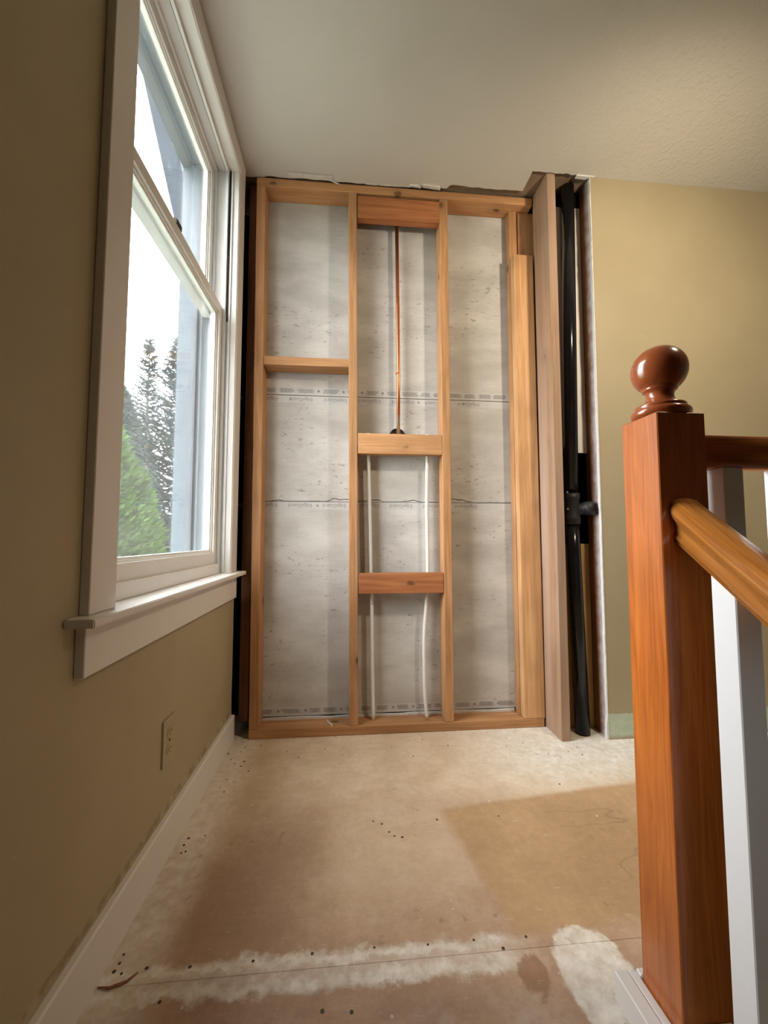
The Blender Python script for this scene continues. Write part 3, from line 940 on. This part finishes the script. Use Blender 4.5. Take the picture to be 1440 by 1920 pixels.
# white curb trim beside the newel
tr = boxes('trim_1', 'white', None, (.483, .5075, -.9, .7415, .001, .050), (.5095, .5247, -.9, .7415, .001, .047), (.5247, R_END - .002, .7270, .7415, .001, .050), (.63, R_END - .002, .665, .7268, .001, .050), bevel=.002)
tag(tr, kind='structure', label='white painted curb trim at the foot of the newel post', cat='trim')

# ------------------------------------------------------------------ outdoors
gd = boxes('ground', 'ground', None, (-40, -.66, -20, 40, -3.1, -3.0))
tag(gd, kind='structure')
rk = prism('roof_rake', 'siding', None, [(1.60, 3.632), (2.273, 3.632), (2.774, 3.103), (2.962, 2.893), (3.4, 2.44), (3.9, 2.44), (3.9, 4.6), (1.60, 4.6)], 'x', -1.22, -1.10)
tag(rk, kind='structure', label='blue-grey roof edge outside the top of the window', cat='roof')

def spruce(name, base, height, radius, label, seed, mat, whorls=60, per=6, droop=.25, twig=.15, thick=.017, upturn=.0):
    rnd = random.Random(seed)
    bx, by, bz = base
    t = root(name, base, label, 'tree', 'conifers outside the window')
    bm = bmesh.new()
    tube(bm, [(bx, by, bz), (bx, by, bz + height * .6), (bx, by, bz + height)], [.11, .05, .006], 7)
    to_obj('trunk', bm, 'bark', t)
    V, F = [], []
    def cone(a, b, r):
        d = (b - a); L = d.length
        if L < 1e-4: return
        d /= L
        u = d.orthogonal().normalized(); w = d.cross(u)
        i0 = len(V)
        m = a + d * L * .35
        for k in range(3):
            ang = 2 * math.pi * k / 3
            V.append(m + (u * math.cos(ang) + w * math.sin(ang)) * r)
        V.append(a); V.append(b)
        for k in range(3):
            F.append((i0 + k, i0 + (k + 1) % 3, i0 + 4)); F.append((i0 + (k + 1) % 3, i0 + k, i0 + 3))
    for i in range(whorls):
        f = (i + .5) / whorls                      # 0 bottom .. 1 top
        z = bz + height * (.10 + .89 * f)
        L0 = radius * (1 - f) ** .85 + .05
        for k in range(per):
            ang = 2 * math.pi * (k / per + rnd.random() * .3) + i * 1.3
            L = L0 * rnd.uniform(.7, 1.15)
            out = Vector((math.cos(ang), math.sin(ang), 0))
            rise = .55 * f - droop * (1 - f)
            p = Vector((bx, by, z + rnd.uniform(-.05, .05)))
            n = max(3, int(L / (twig * .55)))
            prev = p
            for s in range(1, n + 1):
                q = s / n
                cur = p + out * L * q + Vector((0, 0, L * (rise * q + (upturn + .25) * q * q * .6)))
                cone(prev - (cur - prev) * .3, cur + (cur - prev) * .4, thick)
                d = (cur - prev).normalized()
                side = d.cross(Vector((0, 0, 1))).normalized()
                for sg in (-1, 1):
                    tl = twig * rnd.uniform(.6, 1.25) * (1.15 - .5 * q)
                    e = cur + (d * .65 + side * sg * .8 + Vector((0, 0, rnd.uniform(-.35, .25)))) * tl
                    cone(cur - (e - cur) * .05, e, thick * .8)
                    if tl > twig * .7:
                        mid = cur.lerp(e, .5)
                        for s2 in (-1, 1):
                            cone(mid, mid + (d * .5 + side * s2 * .5 + Vector((0, 0, rnd.uniform(-.4, .4)))) * tl * .5, thick * .65)
                prev = cur
    for j in range(10):                              # leader twigs
        z = bz + height * (1 - .004 * j) - .02
        cone(Vector((bx, by, z - .05)), Vector((bx + .06 * math.cos(j * 2.4), by + .06 * math.sin(j * 2.4), z + .05)), .008)
    me = bpy.data.meshes.new('foliage')
    me.from_pydata([tuple(v) for v in V], [], F)
    o = link('foliage', me, mat, t)
    o['kind'] = 'stuff'
    return t

def cedar(name, base, height, radius, label, seed, mat, count, leaf, power=.75):
    rnd = random.Random(seed)
    bx, by, bz = base
    t = root(name, base, label, 'tree', 'conifers outside the window')
    bm = bmesh.new()
    tube(bm, [(bx, by, bz), (bx, by, bz + height * .9)], [.10, .02], 7)
    to_obj('trunk', bm, 'bark', t)
    V, F = [], []
    for _ in range(count):
        f = rnd.random() ** 1.3
        z = bz + height * (.02 + .98 * f)
        R = radius * (1 - f) ** power
        lump = 1 + .22 * mnoise.noise(Vector((bx * 3 + math.cos(f * 9), f * 9, seed)))
        ang = rnd.random() * 2 * math.pi
        lump += .25 * mnoise.noise(Vector((math.cos(ang) * 2.2, math.sin(ang) * 2.2, f * 8 + seed)))
        r = R * lump * (rnd.random() ** .35)
        c = Vector((bx + r * math.cos(ang), by + r * math.sin(ang), z))
        out = Vector((math.cos(ang), math.sin(ang), rnd.uniform(.2, 1.2))).normalized()
        side = out.cross(Vector((rnd.uniform(-1, 1), rnd.uniform(-1, 1), rnd.uniform(-1, 1)))).normalized()
        nn = out.cross(side) * .3
        s = leaf * rnd.uniform(.6, 1.3)
        i0 = len(V)
        V += [c - out * s * .3, c + side * s * .32 + out * s * .3 + nn * s * .3, c + out * s * 1.1, c - side * s * .32 + out * s * .3 + nn * s * .3]
        F += [(i0, i0 + 1, i0 + 2), (i0, i0 + 2, i0 + 3)]
    me = bpy.data.meshes.new('foliage')
    me.from_pydata([tuple(v) for v in V], [], F)
    o = link('foliage', me, mat, t)
    o['kind'] = 'stuff'
    return t

spruce('spruce_tree', (-2.98, 7.3, -3.0), 7.36, 1.6, 'tall grey-green spruce nearest the window jamb', 11, 'spruce', whorls=78, per=7, thick=.019)
spruce('spruce_tree', (-5.22, 10.9, -3.0), 9.12, 1.25, 'slender spruce top rising left of the tall spruce', 23, 'spruce', whorls=60, per=6, thick=.024)
cedar('cedar_tree', (-7.97, 14.6, -3.0), 9.05, 2.5, 'dense blue-green conifer peeking out at the left edge of the pane', 5, 'cedar', 20000, .20)
cedar('arborvitae', (-2.24, 3.7, -3.0), 4.9, 1.05, 'bright green leafy evergreen low in the pane', 9, 'arbor', 52000, .050, .4)
